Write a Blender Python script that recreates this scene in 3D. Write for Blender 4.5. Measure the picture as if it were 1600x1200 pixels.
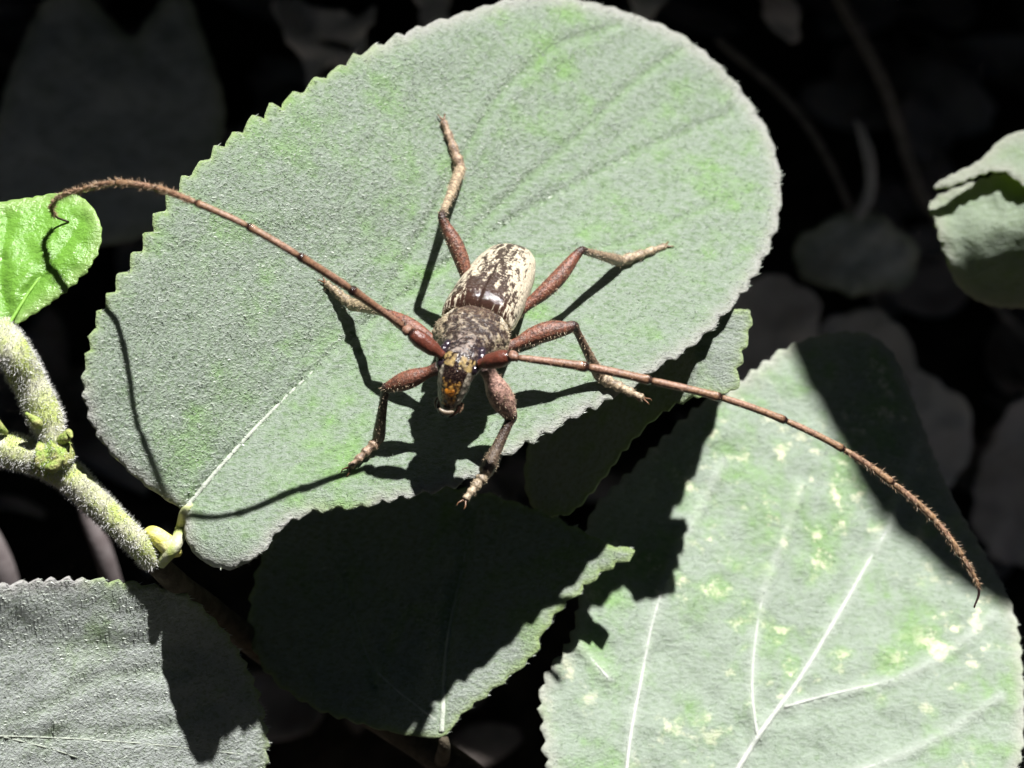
import bpy, math, random
import numpy as np
from mathutils import Vector, kdtree, noise as mnoise
from mathutils.geometry import delaunay_2d_cdt

random.seed(7); RNG = np.random.default_rng(7)
R = math.radians

# ------------------------------------------------------------------ camera, light, exposure
S = 0.007                    # metres per working unit (the beetle is about 3 cm long)
D = 72.0                     # camera distance in working units
PITCH = R(50)
HGT = 16.5                   # height of the big leaf above the ground, in units
RIGHT = np.array([1.0, 0, 0])
UP = np.array([0, math.sin(PITCH), math.cos(PITCH)])
BACK = np.array([0, -math.cos(PITCH), math.sin(PITCH)])
ORIG = np.array([0, 0, HGT * S])
LQ = np.array([-0.27, -0.96, -0.61]); LQ = LQ / np.linalg.norm(LQ)     # travel of the light
LW = LQ[0] * RIGHT + LQ[1] * UP + LQ[2] * BACK

scene = bpy.context.scene
for o in list(bpy.data.objects):
    bpy.data.objects.remove(o)
col = scene.collection

cam_d = bpy.data.cameras.new('camera'); cam = bpy.data.objects.new('camera', cam_d); col.objects.link(cam)
cam_d.sensor_width = 36; cam_d.lens = 36 * D / 16.0
cam.location = Vector(ORIG + S * D * BACK)
cam.rotation_euler = (math.pi / 2 - PITCH, 0, 0)
cam_d.clip_start = 0.01; cam_d.clip_end = 50
cam_d.dof.use_dof = True; cam_d.dof.focus_distance = (D - 1.4) * S; cam_d.dof.aperture_fstop = 30
scene.camera = cam

sun_d = bpy.data.lights.new('sun', 'SUN'); sun = bpy.data.objects.new('sun', sun_d); col.objects.link(sun)
sun_d.energy = 5.0; sun_d.angle = R(1.0); sun_d.color = (1.0, 0.975, 0.95)
sun.rotation_mode = 'QUATERNION'
sun.rotation_quaternion = Vector(LW).to_track_quat('-Z', 'Y')
sun.location = Vector(ORIG - LW * 1.0)

world = bpy.data.worlds.new('World'); scene.world = world; world.use_nodes = True
nt = world.node_tree; nt.nodes.clear()
wo = nt.nodes.new('ShaderNodeOutputWorld'); wb = nt.nodes.new('ShaderNodeBackground'); ws = nt.nodes.new('ShaderNodeTexSky')
ws.sky_type = 'NISHITA'; ws.sun_disc = False
ws.sun_elevation = math.asin(-LW[2]); ws.sun_rotation = math.atan2(-LW[0], -LW[1])
wb.inputs['Strength'].default_value = 0.0035
nt.links.new(ws.outputs[0], wb.inputs[0]); nt.links.new(wb.outputs[0], wo.inputs[0])
vs = scene.view_settings
vs.view_transform = 'Standard'; vs.look = 'None'; vs.gamma = 1; vs.use_curve_mapping = False
vs.exposure = 1.25
scene.cycles.max_bounces = 6

# ------------------------------------------------------------------ helpers
def P(px, py, w):
    """a point of the photograph (1600 x 1200) at depth w towards the camera -> working units"""
    k = (D - w) / D
    return np.array([(px - 800) / 100 * k, (600 - py) / 100 * k, w])

def PA(px, py, w):
    k = (D - w) / D
    return np.stack([(px - 800) / 100 * k, (600 - py) / 100 * k, w], -1)

def to_world(q):
    q = np.asarray(q, float)
    return ORIG + S * (q[..., 0:1] * RIGHT + q[..., 1:2] * UP + q[..., 2:3] * BACK)

def lin(r, g, b):
    f = lambda c: (c / 255 / 12.92) if c <= 10 else ((c / 255 + 0.055) / 1.055) ** 2.4
    return (f(r), f(g), f(b), 1)

def props(o, label=None, cat=None, group=None, kind=None):
    if label: o['label'] = label
    if cat: o['category'] = cat
    if group: o['group'] = group
    if kind: o['kind'] = kind
    return o

def empty(name, q, label, cat, group=None):
    o = bpy.data.objects.new(name, None); col.objects.link(o)
    o.empty_display_size = 0.005
    o.location = Vector(to_world(q)); o['wl'] = list(o.location)
    return props(o, label, cat, group)

def link_mesh(me, name, wl, parent=None):
    o = bpy.data.objects.new(name, me); col.objects.link(o)
    if parent is not None:
        o.parent = parent
        o.location = Vector(wl) - Vector(parent['wl'])
    else:
        o.location = Vector(wl)
    o['wl'] = list(wl)
    return o

def mesh(name, q, faces, mat, parent=None, attrs=None, cols=None, smooth=True):
    """q: vertices in working units"""
    w = to_world(np.asarray(q, float))
    wl = w.mean(0)
    me = bpy.data.meshes.new(name)
    v = (w - wl)
    me.from_pydata([tuple(x) for x in v], [], [tuple(f) for f in faces])
    me.update()
    if smooth: me.polygons.foreach_set('use_smooth', [True] * len(me.polygons))
    for k, a in (attrs or {}).items():
        at = me.attributes.new(k, 'FLOAT', 'POINT'); at.data.foreach_set('value', np.asarray(a, np.float32))
    for k, a in (cols or {}).items():
        at = me.attributes.new(k, 'FLOAT_COLOR', 'POINT')
        a = np.asarray(a, np.float32)
        if a.shape[1] == 3: a = np.concatenate([a, np.ones((len(a), 1), np.float32)], 1)
        at.data.foreach_set('color', a.ravel())
    me.materials.append(mat)
    return link_mesh(me, name, wl, parent)

def catmull(pts, n, closed=False):
    """resample control points (k, d) evenly to n points along a Catmull-Rom spline"""
    p = np.asarray(pts, float); k = len(p)
    if closed:
        q = np.concatenate([p[-1:], p, p[:2]]); segs = k
    else:
        q = np.concatenate([[2 * p[0] - p[1]], p, [2 * p[-1] - p[-2]]]); segs = k - 1
    out = []
    for i in range(segs):
        a, b, c, d = q[i:i + 4]
        for t in np.linspace(0, 1, 24, endpoint=False):
            out.append(0.5 * (2 * b + (c - a) * t + (2 * a - 5 * b + 4 * c - d) * t * t + (3 * b - a - 3 * c + d) * t ** 3))
    out.append(p[0] if closed else p[-1])
    out = np.array(out)
    dist = np.r_[0, np.cumsum(np.linalg.norm(np.diff(out[:, :2] if p.shape[1] < 3 else out[:, :3], axis=0), axis=1))]
    tt = np.linspace(0, dist[-1], n + 1)[:-1] if closed else np.linspace(0, dist[-1], n)
    return np.stack([np.interp(tt, dist, out[:, j]) for j in range(p.shape[1])], 1)

def unit(v):
    return v / (np.linalg.norm(v) + 1e-12)

def loft(path, ra, rb=None, side=None, nseg=14, jitter=None):
    """tube along path (n,3) with half widths ra (sideways) and rb (the other way); returns verts, faces, t, angle"""
    path = np.asarray(path, float); n = len(path)
    ra = np.broadcast_to(ra, n); rb = ra if rb is None else np.broadcast_to(rb, n)
    tan = np.gradient(path, axis=0); tan /= np.linalg.norm(tan, axis=1)[:, None] + 1e-12
    s = np.asarray(side if side is not None else (np.array([0, 0, 1.0]) if abs(tan[0][2]) < .8 else np.array([0, 1.0, 0])), float)
    V, T, A = [], [], []
    ang = np.linspace(0, 2 * np.pi, nseg, endpoint=False)
    for i in range(n):
        s = unit(s - tan[i] * s.dot(tan[i])); nrm = np.cross(tan[i], s)
        ring = path[i] + np.outer(np.cos(ang) * ra[i], s) + np.outer(np.sin(ang) * rb[i], nrm)
        V.append(ring); T += [i / (n - 1)] * nseg; A += list(ang)
    V = np.concatenate(V + [path[:1], path[-1:]]); T += [0, 1]; A += [0, 0]
    F = []
    for i in range(n - 1):
        for j in range(nseg):
            k = (j + 1) % nseg
            F.append((i * nseg + j, i * nseg + k, (i + 1) * nseg + k, (i + 1) * nseg + j))
    c0, c1 = n * nseg, n * nseg + 1
    for j in range(nseg):
        k = (j + 1) % nseg
        F.append((c0, k, j)); F.append((c1, (n - 1) * nseg + j, (n - 1) * nseg + k))
    return V, F, np.array(T), np.array(A)

def join(parts):
    V, F, off = [], [], 0
    for v, f in parts:
        V.append(v); F += [tuple(i + off for i in x) for x in f]; off += len(v)
    return np.concatenate(V), F

def tri_of(F):
    t = []
    for f in F:
        for i in range(1, len(f) - 1): t.append((f[0], f[i], f[i + 1]))
    return np.array(t)

def hairs(V, F, n, length, width, lean, seed=1, keep=None, droop=0.35):
    """n fine tapering blades rooted on a surface; lean: common direction they are combed in (working units)"""
    rg = np.random.default_rng(seed)
    T = tri_of(F); a, b, c = V[T[:, 0]], V[T[:, 1]], V[T[:, 2]]
    cr = np.cross(b - a, c - a); ar = np.linalg.norm(cr, axis=1)
    if keep is not None: ar = ar * keep(((a + b + c) / 3), cr / (ar[:, None] + 1e-12))
    idx = rg.choice(len(T), n, p=ar / ar.sum())
    r1, r2 = rg.random(n), rg.random(n); fl = r1 + r2 > 1; r1[fl], r2[fl] = 1 - r1[fl], 1 - r2[fl]
    root = a[idx] + (b - a)[idx] * r1[:, None] + (c - a)[idx] * r2[:, None]
    nr = cr[idx] / (np.linalg.norm(cr[idx], axis=1)[:, None] + 1e-12)
    d = nr + np.asarray(lean) + rg.normal(0, droop, (n, 3)); d /= np.linalg.norm(d, axis=1)[:, None]
    sd = np.cross(d, rg.normal(0, 1, (n, 3))); sd /= np.linalg.norm(sd, axis=1)[:, None]
    L = length * rg.uniform(.55, 1.3, n)[:, None]
    root = root - nr * width
    v = np.stack([root - sd * width / 2, root + sd * width / 2, root + d * L], 1).reshape(-1, 3)
    f = [(3 * i, 3 * i + 1, 3 * i + 2) for i in range(n)]
    return v, f

# ------------------------------------------------------------------ materials
def new_mat(name):
    m = bpy.data.materials.new(name); m.use_nodes = True
    t = m.node_tree; b = t.nodes['Principled BSDF']
    tc = t.nodes.new('ShaderNodeTexCoord'); mp = t.nodes.new('ShaderNodeMapping')
    mp.inputs['Scale'].default_value = (1 / S,) * 3
    t.links.new(tc.outputs['Object'], mp.inputs[0])
    return m, t, b, mp.outputs[0]

def nz(t, vec, scale, detail=3, rough=.55, stretch=None, rot=None):
    if stretch is not None:
        mp = t.nodes.new('ShaderNodeMapping'); mp.inputs['Scale'].default_value = stretch
        if rot: mp.inputs['Rotation'].default_value = rot
        t.links.new(vec, mp.inputs[0]); vec = mp.outputs[0]
    n = t.nodes.new('ShaderNodeTexNoise'); n.inputs['Scale'].default_value = scale
    n.inputs['Detail'].default_value = detail; n.inputs['Roughness'].default_value = rough
    t.links.new(vec, n.inputs['Vector'])
    return n.outputs['Fac']

def ramp(t, fac, lo, hi, a=0.0, b=1.0):
    r = t.nodes.new('ShaderNodeMapRange'); r.interpolation_type = 'SMOOTHSTEP'
    for i, x in zip((1, 2, 3, 4), (lo, hi, a, b)): r.inputs[i].default_value = x
    t.links.new(fac, r.inputs[0])
    return r.outputs[0]

def mix(t, fac, a, b, mode='MIX'):
    n = t.nodes.new('ShaderNodeMix'); n.data_type = 'RGBA'; n.blend_type = mode
    for sock, x in ((n.inputs[0], fac), (n.inputs[6], a), (n.inputs[7], b)):
        if isinstance(x, bpy.types.NodeSocket): t.links.new(x, sock)
        else: sock.default_value = x if not isinstance(x, tuple) or len(x) == 4 else (*x, 1)
    return n.outputs[2]

def math_(t, op, a, b=None):
    n = t.nodes.new('ShaderNodeMath'); n.operation = op
    for i, x in enumerate((a, b)):
        if x is None: continue
        if isinstance(x, bpy.types.NodeSocket): t.links.new(x, n.inputs[i])
        else: n.inputs[i].default_value = x
    return n.outputs[0]

def attr(t, name, out='Fac'):
    n = t.nodes.new('ShaderNodeAttribute'); n.attribute_name = name
    return n.outputs[out]

def bump(t, b, height, strength, dist, normal=None):
    n = t.nodes.new('ShaderNodeBump'); n.inputs['Strength'].default_value = strength
    n.inputs['Distance'].default_value = dist * S
    t.links.new(height, n.inputs['Height'])
    if normal is not None: t.links.new(normal, n.inputs['Normal'])
    t.links.new(n.outputs[0], b.inputs['Normal'])
    return n.outputs[0]

def leaf_mat(name, felt, green, bright, flecks=0.0, bump_s=0.9, fine=14.0, rough=.6, spec=.35, pit=.5, thru=.12, margin=(.40, .37, .37), green_at=(.5, .72), vein_col=None, margin2=True):
    m, t, b, v = new_mat(name)
    big = nz(t, v, 0.75, 4, .6)
    mid = nz(t, v, 2.6, 4, .6)
    fin = nz(t, v, fine, 5, .68, (0.7, 1.25, 1.25), (0, 0, R(14)))
    fin2 = nz(t, v, fine * 2.3, 2, .6)
    g = math_(t, 'ADD', math_(t, 'MULTIPLY', big, .62), math_(t, 'MULTIPLY', mid, .38))
    g = ramp(t, g, green_at[0], green_at[1])
    if vein_col is None: g = math_(t, 'MAXIMUM', g, math_(t, 'MULTIPLY', attr(t, 'groove'), .5))
    c = mix(t, g, felt, green)
    # felt: pale hair tufts over the darker blade
    c = mix(t, ramp(t, fin, .36, .54, pit, 0), c, tuple(x * .5 for x in green))
    c = mix(t, ramp(t, math_(t, 'ADD', math_(t, 'MULTIPLY', fin, .6), math_(t, 'MULTIPLY', fin2, .4)), .56, .70, 0, .75), c, bright)
    if flecks:
        fl = nz(t, v, 2.7, 5, .7); fm = nz(t, v, .55, 2, .5)
        f = math_(t, 'MULTIPLY', ramp(t, fl, .55, .66), ramp(t, fm, .44, .60))
        c = mix(t, math_(t, 'MULTIPLY', f, flecks), c, (.58, .59, .42))
    if vein_col: c = mix(t, math_(t, 'MULTIPLY', attr(t, 'groove'), .5), c, vein_col)
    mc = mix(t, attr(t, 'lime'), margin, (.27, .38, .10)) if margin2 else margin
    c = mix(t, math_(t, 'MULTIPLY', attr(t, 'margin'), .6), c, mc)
    t.links.new(c, b.inputs['Base Color'])
    b.inputs['Roughness'].default_value = rough
    b.inputs['Specular IOR Level'].default_value = spec
    b.inputs['Sheen Weight'].default_value = .12; b.inputs['Sheen Roughness'].default_value = .4
    h = math_(t, 'ADD', math_(t, 'MULTIPLY', fin, 1.0), math_(t, 'MULTIPLY', fin2, .35))
    bump(t, b, h, bump_s, .16)
    tr = t.nodes.new('ShaderNodeBsdfTranslucent'); tr.inputs[0].default_value = (.42, .55, .07, 1)
    ms = t.nodes.new('ShaderNodeMixShader'); ms.inputs[0].default_value = thru
    t.links.new(b.outputs[0], ms.inputs[1]); t.links.new(tr.outputs[0], ms.inputs[2]); t.links.new(ms.outputs[0], t.nodes['Material Output'].inputs[0])
    return m

def plain_mat(name, c1, c2, scale=5, rough=.7, spec=.3, bump_s=.4, detail=4, bscale=None):
    m, t, b, v = new_mat(name)
    n = nz(t, v, scale, detail, .6)
    t.links.new(mix(t, ramp(t, n, .35, .65), c1, c2), b.inputs['Base Color'])
    b.inputs['Roughness'].default_value = rough; b.inputs['Specular IOR Level'].default_value = spec
    bump(t, b, nz(t, v, bscale or scale * 3, 4, .6), bump_s, .06)
    return m

M = {}
M['leaf_main'] = leaf_mat('felted leaf', (.225, .275, .22), (.17, .305, .10), (.44, .49, .42), bump_s=.6, fine=13, rough=.42, spec=.55, pit=.62, thru=.14, green_at=(.46, .70))
M['leaf_right'] = leaf_mat('pale flecked leaf', (.245, .295, .24), (.18, .305, .12), (.35, .40, .33), flecks=.9, bump_s=.45, fine=12, pit=.35, green_at=(.46, .66), vein_col=(.46, .49, .45))
M['leaf_low'] = leaf_mat('felted lower leaf', (.25, .285, .25), (.18, .28, .11), (.45, .48, .43), bump_s=.7, fine=13, pit=.5)
M['leaf_corner'] = leaf_mat('felted corner leaf', (.33, .36, .34), (.22, .32, .15), (.55, .58, .55), bump_s=.6, fine=13)
M['leaf_curled'] = leaf_mat('pale curled leaf', (.31, .37, .29), (.22, .35, .12), (.42, .47, .40), bump_s=.6, fine=9, pit=.3, thru=.45, margin=(.46, .42, .43))
M['leaf_young'] = leaf_mat('young glossy leaf', (.17, .37, .055), (.13, .32, .028), (.18, .38, .06), bump_s=.4, pit=.12, thru=.3, fine=5, rough=.28, spec=.55, margin=(.30, .40, .16), margin2=False)
M['vein'] = plain_mat('vein', (.29, .32, .27), (.36, .39, .33), 9, .65, .3, .5)
M['vein_right'] = plain_mat('pale vein', (.38, .41, .37), (.46, .48, .44), 9, .65, .3, .4)
M['vein_young'] = plain_mat('young vein', (.16, .34, .04), (.2, .38, .06), 6, .5, .4, .3)
M['stem'] = plain_mat('hairy stem', (.34, .40, .12), (.42, .42, .30), 3, .6, .3, .5)
M['node'] = plain_mat('stem node', (.22, .33, .06), (.36, .36, .14), 6, .6, .3, 1.0)
M['bud'] = plain_mat('yellow bud', (.58, .55, .10), (.66, .62, .30), 5, .5, .4, .5)
M['hair_white'] = plain_mat('white plant hair', (.50, .50, .49), (.58, .58, .56), 8, .5, .4, 0)
M['dim_leaf'] = leaf_mat('distant leaf', (.55, .58, .59), (.46, .50, .46), (.62, .65, .65), bump_s=.3, fine=5)
M['dry_leaf'] = plain_mat('dry leaf', (.46, .42, .42), (.58, .54, .53), 1.2, .8, .2, .5)
M['dry_leaf_pale'] = plain_mat('pale dry leaf', (.52, .50, .50), (.62, .60, .59), 1.2, .8, .2, .5)
M['dry_stem'] = plain_mat('dry stem', (.085, .07, .07), (.12, .105, .105), 3, .8, .2, .4)
M['dry_twig_pale'] = plain_mat('pale dry twig', (.16, .15, .14), (.24, .22, .21), 3, .8, .2, .4)
M['blocker_leaf'] = plain_mat('dark foliage', (.05, .08, .03), (.07, .1, .045), 1.2, .6, .3, .3)
_t = M['blocker_leaf'].node_tree; _b = _t.nodes['Principled BSDF']; _o = _t.nodes['Material Output']
_tr = _t.nodes.new('ShaderNodeBsdfTranslucent'); _tr.inputs[0].default_value = (.75, .73, .72, 1)
_mx = _t.nodes.new('ShaderNodeMixShader'); _mx.inputs[0].default_value = .8  # added leaves let filtered sun through to lift the dark background
_t.links.new(_b.outputs[0], _mx.inputs[1]); _t.links.new(_tr.outputs[0], _mx.inputs[2]); _t.links.new(_mx.outputs[0], _o.inputs[0])
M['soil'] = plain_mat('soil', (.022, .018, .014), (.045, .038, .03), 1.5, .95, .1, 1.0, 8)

# ------------------------------------------------------------------ leaves
MB = np.array([285.0, 800.0])
def main_mp(px, py):
    du, dv = (px - MB[0]) / 100, (MB[1] - py) / 100
    m = du * .814 + dv * .58; p = -du * .58 + dv * .814
    t = np.clip(m / 10.93, -.1, 1.1)
    return m, p - 4 * .77 * t * (1 - t)

def w_main(px, py):
    px = np.asarray(px, float); py = np.asarray(py, float)
    m, d = main_mp(px, py)
    up = .47 - .065 * np.clip(m, -1, 10); lo = .70
    a, b = (up - lo) / 2, (up + lo) / 2
    w = 1.93 - .40 * m - .012 * m * m + a * d + b * (np.sqrt(d * d + .12 ** 2) - .12)
    # the basal lobe rolls under at its lower end
    q = np.clip((py - 812 - .12 * (px - 300)) / 100, 0, 2) * np.clip((520 - px) / 160, 0, 1)
    return w - .45 * q * q

def shadow_w(px, py, s):
    """depth of a point seen at px, py whose shadow on the big leaf lies s pixels away"""
    return float(w_main(px - .27 * s, py + .96 * s)) + .61 * s / 100

def H(px, py, s):
    return P(px, py, shadow_w(px, py, s))

wr0 = float(w_main(1180, 430)) - .61 * 3.45
def w_right(px, py):
    px = np.asarray(px, float); py = np.asarray(py, float)
    du, dv = (px - 1087) / 100, (760 - py) / 100
    # shallow trough along its midrib (1150,1210)-(1390,830)
    d = ((px - 1150) * .846 + (py - 1210) * .534) / 100
    return wr0 - .42 * dv - .06 * du - .45 + .16 * np.sqrt(d * d + .3)

wc0 = float(w_main(830, 685)) - .61 * 4.45
wc1 = float(w_right(951, 1000)) + .61 * 1.45
CV = -.55
CU = (wc1 - wc0 - CV * 1.61) / 2.55
def w_centre(px, py):
    px = np.asarray(px, float); py = np.asarray(py, float)
    du, dv = (px - 735) / 100, (1021 - py) / 100
    w = wc0 + CV * dv + CU * du
    e = np.clip(((px - 700) * .62 + (py - 1100) * .78) / 100 + .2, 0, 3)     # rolls down along the lower right margin
    return w - .35 * e * e

wb0 = float(w_main(340, 885)) - .61 * 2.8
def w_bl(px, py):
    px = np.asarray(px, float); py = np.asarray(py, float)
    du, dv = (px - 320) / 100, (1160 - py) / 100
    return wb0 - .25 + .12 * dv - .6 * du + .03 * du * du + .3 * np.clip(dv - 1.5, 0, 9)

wf0 = float(w_main(1130, 490)) - .07
def w_f(px, py):
    px = np.asarray(px, float); py = np.asarray(py, float)
    du, dv = (px - 1100) / 100, (580 - py) / 100
    return wf0 - .33 * dv - .1 * du - 1.1 * np.clip(-du - .12, 0, 9) ** 1.0

def leaf(name, outline, wfun, mat, parent=None, h=8.0, thick=.028, tooth=30.0, label=None, grooves=(), undul=.03, margin_roll=0.0, margin_w=14.0, seed=3, flip=1, lime=.5):
    """outline: (px, py, tooth height in px); a serrated blade with thickness, veins pressed in as grooves"""
    rg = np.random.default_rng(seed)
    oc = np.array(outline, float)
    per = np.linalg.norm(np.diff(np.r_[oc, oc[:1]][:, :2], axis=0), axis=1).sum()
    n = int(per / 4.0)
    o = catmull(oc, n, True)
    tang = np.roll(o[:, :2], -2, 0) - np.roll(o[:, :2], 2, 0); tang /= np.linalg.norm(tang, axis=1)[:, None]
    area = 0.5 * np.sum(o[:, 0] * np.roll(o[:, 1], -1) - np.roll(o[:, 0], -1) * o[:, 1])
    nrm = np.stack([tang[:, 1], -tang[:, 0]], 1) * (1 if area > 0 else -1)
    arc = np.arange(n) * per / n
    ph = np.interp(arc, np.arange(0, per + 60, 20), np.cumsum(rg.uniform(.7, 1.35, len(np.arange(0, per + 60, 20)))) * 20) / tooth
    fr = ph % 1.0
    amp = (.6 + .8 * rg.random(int(ph.max()) + 3))[ph.astype(int)]
    saw = np.where(fr < .68, (fr / .68) ** .75, (1 - fr) / .32) if flip > 0 else np.where(fr < .32, fr / .32, ((1 - fr) / .68) ** .75)
    o2 = o[:, :2] + nrm * ((saw - .45) * amp * o[:, 2])[:, None] + nrm * rg.normal(0, .25, n)[:, None]
    # interior points
    x0, y0 = o2.min(0); x1, y1 = o2.max(0)
    gx, gy = np.meshgrid(np.arange(x0, x1, h), np.arange(y0, y1, h * .87))
    gx[1::2] += h / 2
    g = np.stack([gx.ravel(), gy.ravel()], 1) + rg.normal(0, h * .12, (gx.size, 2))
    inside = np.zeros(len(g), bool); ed = np.full(len(g), 1e9)
    A, B = o2, np.roll(o2, -1, 0)
    for i in range(0, len(g), 4000):
        q = g[i:i + 4000]
        c = ((A[:, 1] > q[:, 1:2]) != (B[:, 1] > q[:, 1:2])) & (q[:, 0:1] < (B[:, 0] - A[:, 0]) * (q[:, 1:2] - A[:, 1]) / (B[:, 1] - A[:, 1] + 1e-12) + A[:, 0])
        inside[i:i + 4000] = c.sum(1) % 2 == 1
        ed[i:i + 4000] = np.sqrt(((q[:, None] - o2[None, ::2]) ** 2).sum(2)).min(1)
    ok = inside & (ed > h * .45)
    g, ed = g[ok], ed[ok]
    pts = np.concatenate([o2, g]); ed = np.concatenate([np.zeros(n), ed])
    res = delaunay_2d_cdt([Vector(p) for p in pts], [], [list(range(n)) if area > 0 else list(range(n))[::-1]], 1, 1e-4)
    pts2 = np.array([tuple(v) for v in res[0]]); F = [tuple(f) for f in res[2]]
    src = [s[0] if s else 0 for s in res[3]]; ed = ed[src]
    px, py = pts2[:, 0], pts2[:, 1]
    w = np.asarray(wfun(px, py), float)
    gr = np.zeros(len(px))
    for pl, width, depth in grooves:
        c = catmull(np.array(pl, float), 60)
        dd = np.full(len(px), 1e9)
        for i in range(0, len(px), 4000):
            dd[i:i + 4000] = np.sqrt(((pts2[i:i + 4000, None] - c[None]) ** 2).sum(2)).min(1)
        k = np.exp(-(dd / width) ** 2)
        gr = np.maximum(gr, k * min(1, abs(depth) / .05)); w = w - depth * k + depth * .6 * np.exp(-((dd - 2.6 * width) / (1.5 * width)) ** 2)
    for i in range(len(px)):
        v = Vector((px[i] / 100 + seed, py[i] / 100, seed * 1.7))
        w[i] += undul * (mnoise.noise(v * .9) * 2.0 + mnoise.noise(v * 2.6) * .9 + mnoise.noise(v * 6.0) * .35)
    w -= margin_roll * np.exp(-ed / margin_w)
    q = PA(px, py, w)
    # orientation: faces towards the camera
    T = tri_of(F); cr = np.cross(q[T[:, 1]] - q[T[:, 0]], q[T[:, 2]] - q[T[:, 0]])
    T = np.where((cr[:, 2] < 0)[:, None], T[:, ::-1], T); cr = np.where((cr[:, 2] < 0)[:, None], -cr, cr)
    vn = np.zeros_like(q)
    for k in range(3): np.add.at(vn, T[:, k], cr)
    vn /= np.linalg.norm(vn, axis=1)[:, None] + 1e-12
    m = len(q)
    qb = q - vn * thick
    cnt = {}
    for t in T:
        for a, b in ((t[0], t[1]), (t[1], t[2]), (t[2], t[0])): cnt[(a, b)] = 1
    side = [(b, a, a + m, b + m) for (a, b) in cnt if (b, a) not in cnt]
    Fall = [tuple(t) for t in T] + [tuple(t[::-1] + m) for t in T] + side
    lm = np.clip(lime(px, py), 0, 1) if callable(lime) else np.full(len(px), lime)
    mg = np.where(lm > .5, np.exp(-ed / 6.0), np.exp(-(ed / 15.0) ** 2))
    ob = mesh(name, np.concatenate([q, qb]), Fall, mat, parent,
              {'groove': np.r_[gr, gr], 'margin': np.r_[mg, mg], 'lime': np.r_[lm, lm]})
    if label: ob['label'] = label
    kd_ = kdtree.KDTree(len(px))
    for i in range(len(px)): kd_.insert((px[i], py[i], 0), i)
    kd_.balance()
    def true_w(x, y):
        out = []
        for a, b in zip(np.atleast_1d(x), np.atleast_1d(y)):
            hits = kd_.find_n((a, b, 0), 4); k = [1 / (d + .5) for _, _, d in hits]
            out.append(sum(w[i] * kk for (_, i, _), kk in zip(hits, k)) / sum(k))
        return np.array(out)
    leaf.surface = true_w
    return ob, q, T, vn

def rib(name, pl, wfun, r0, r1, mat, parent, lift=.35, n=60, px_shift=0):
    c = catmull(np.array(pl, float), n)
    w = np.asarray(wfun(c[:, 0], c[:, 1]), float)
    rr = np.linspace(r0, r1, n)
    path = PA(c[:, 0], c[:, 1], w + rr * lift)
    v, f, t, a = loft(path, rr, nseg=8)
    return mesh(name, v, f, mat, parent)

# ---- ground and the shaded surroundings
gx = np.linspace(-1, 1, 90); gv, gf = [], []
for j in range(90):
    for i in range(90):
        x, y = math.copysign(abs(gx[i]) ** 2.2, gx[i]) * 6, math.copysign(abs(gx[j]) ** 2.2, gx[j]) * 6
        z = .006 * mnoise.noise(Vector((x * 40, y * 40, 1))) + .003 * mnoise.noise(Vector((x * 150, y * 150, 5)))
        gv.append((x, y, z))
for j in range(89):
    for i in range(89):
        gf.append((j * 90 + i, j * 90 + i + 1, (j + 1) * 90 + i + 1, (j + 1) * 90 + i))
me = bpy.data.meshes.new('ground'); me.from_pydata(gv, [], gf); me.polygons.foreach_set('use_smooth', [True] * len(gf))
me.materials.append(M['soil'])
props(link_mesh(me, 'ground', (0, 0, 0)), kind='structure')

def simple_blade(c, axis, width_dir, length, width, curl, nl=9, nw=5):
    """a small pointed leaf blade with thickness as verts, faces"""
    axis, width_dir = unit(axis), unit(width_dir); nr = np.cross(axis, width_dir)
    top = []
    for i in range(nl):
        t = i / (nl - 1); hw = width / 2 * (math.sin(math.pi * (t * .93 + .05)) ** .7)
        for j in range(nw):
            s = j / (nw - 1) * 2 - 1
            top.append(c + axis * length * (t - .5) + width_dir * hw * s + nr * (curl * (-(2 * t - 1) ** 2 - .6 * s * s + .25 * abs(s)) * length * .5))
    top = np.array(top); bot = top - nr * .03
    f = []
    for i in range(nl - 1):
        for j in range(nw - 1):
            a = i * nw + j; q = (a, a + 1, a + nw + 1, a + nw)
            f.append(q); f.append(tuple(x + nl * nw for x in q[::-1]))
    per = [j for j in range(nw)] + [i * nw + nw - 1 for i in range(1, nl)] + [(nl - 1) * nw + j for j in range(nw - 2, -1, -1)] + [i * nw for i in range(nl - 2, 0, -1)]
    for a, b in zip(per, per[1:] + per[:1]): f.append((b, a, a + nl * nw, b + nl * nw))
    return np.concatenate([top, bot]), f

# unseen leaf mass added above the frame to keep the sun off the ground
parts = []
rg = np.random.default_rng(11)
sunv = -LQ
for k in range(3200):
    w = -5.0 - rg.random() * 44
    py = -150 - rg.random() * 420 + (w + 7) * 6
    lim = -4.6 + .61 * (-py / 100)
    if w > lim - 1.0: continue
    px = rg.uniform(-900, 2500)
    c = P(px, py, w)
    ax = rg.normal(0, 1, 3); ax -= sunv * ax.dot(sunv) * .8
    wd = np.cross(sunv + rg.normal(0, .25, 3), ax)
    parts.append(simple_blade(c, ax, wd, rg.uniform(3, 4.6), rg.uniform(2.4, 3.4), .12, 6, 4))
v, f = join(parts)
props(mesh('added_foliage', v, f, M['blocker_leaf']), kind='stuff')

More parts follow.
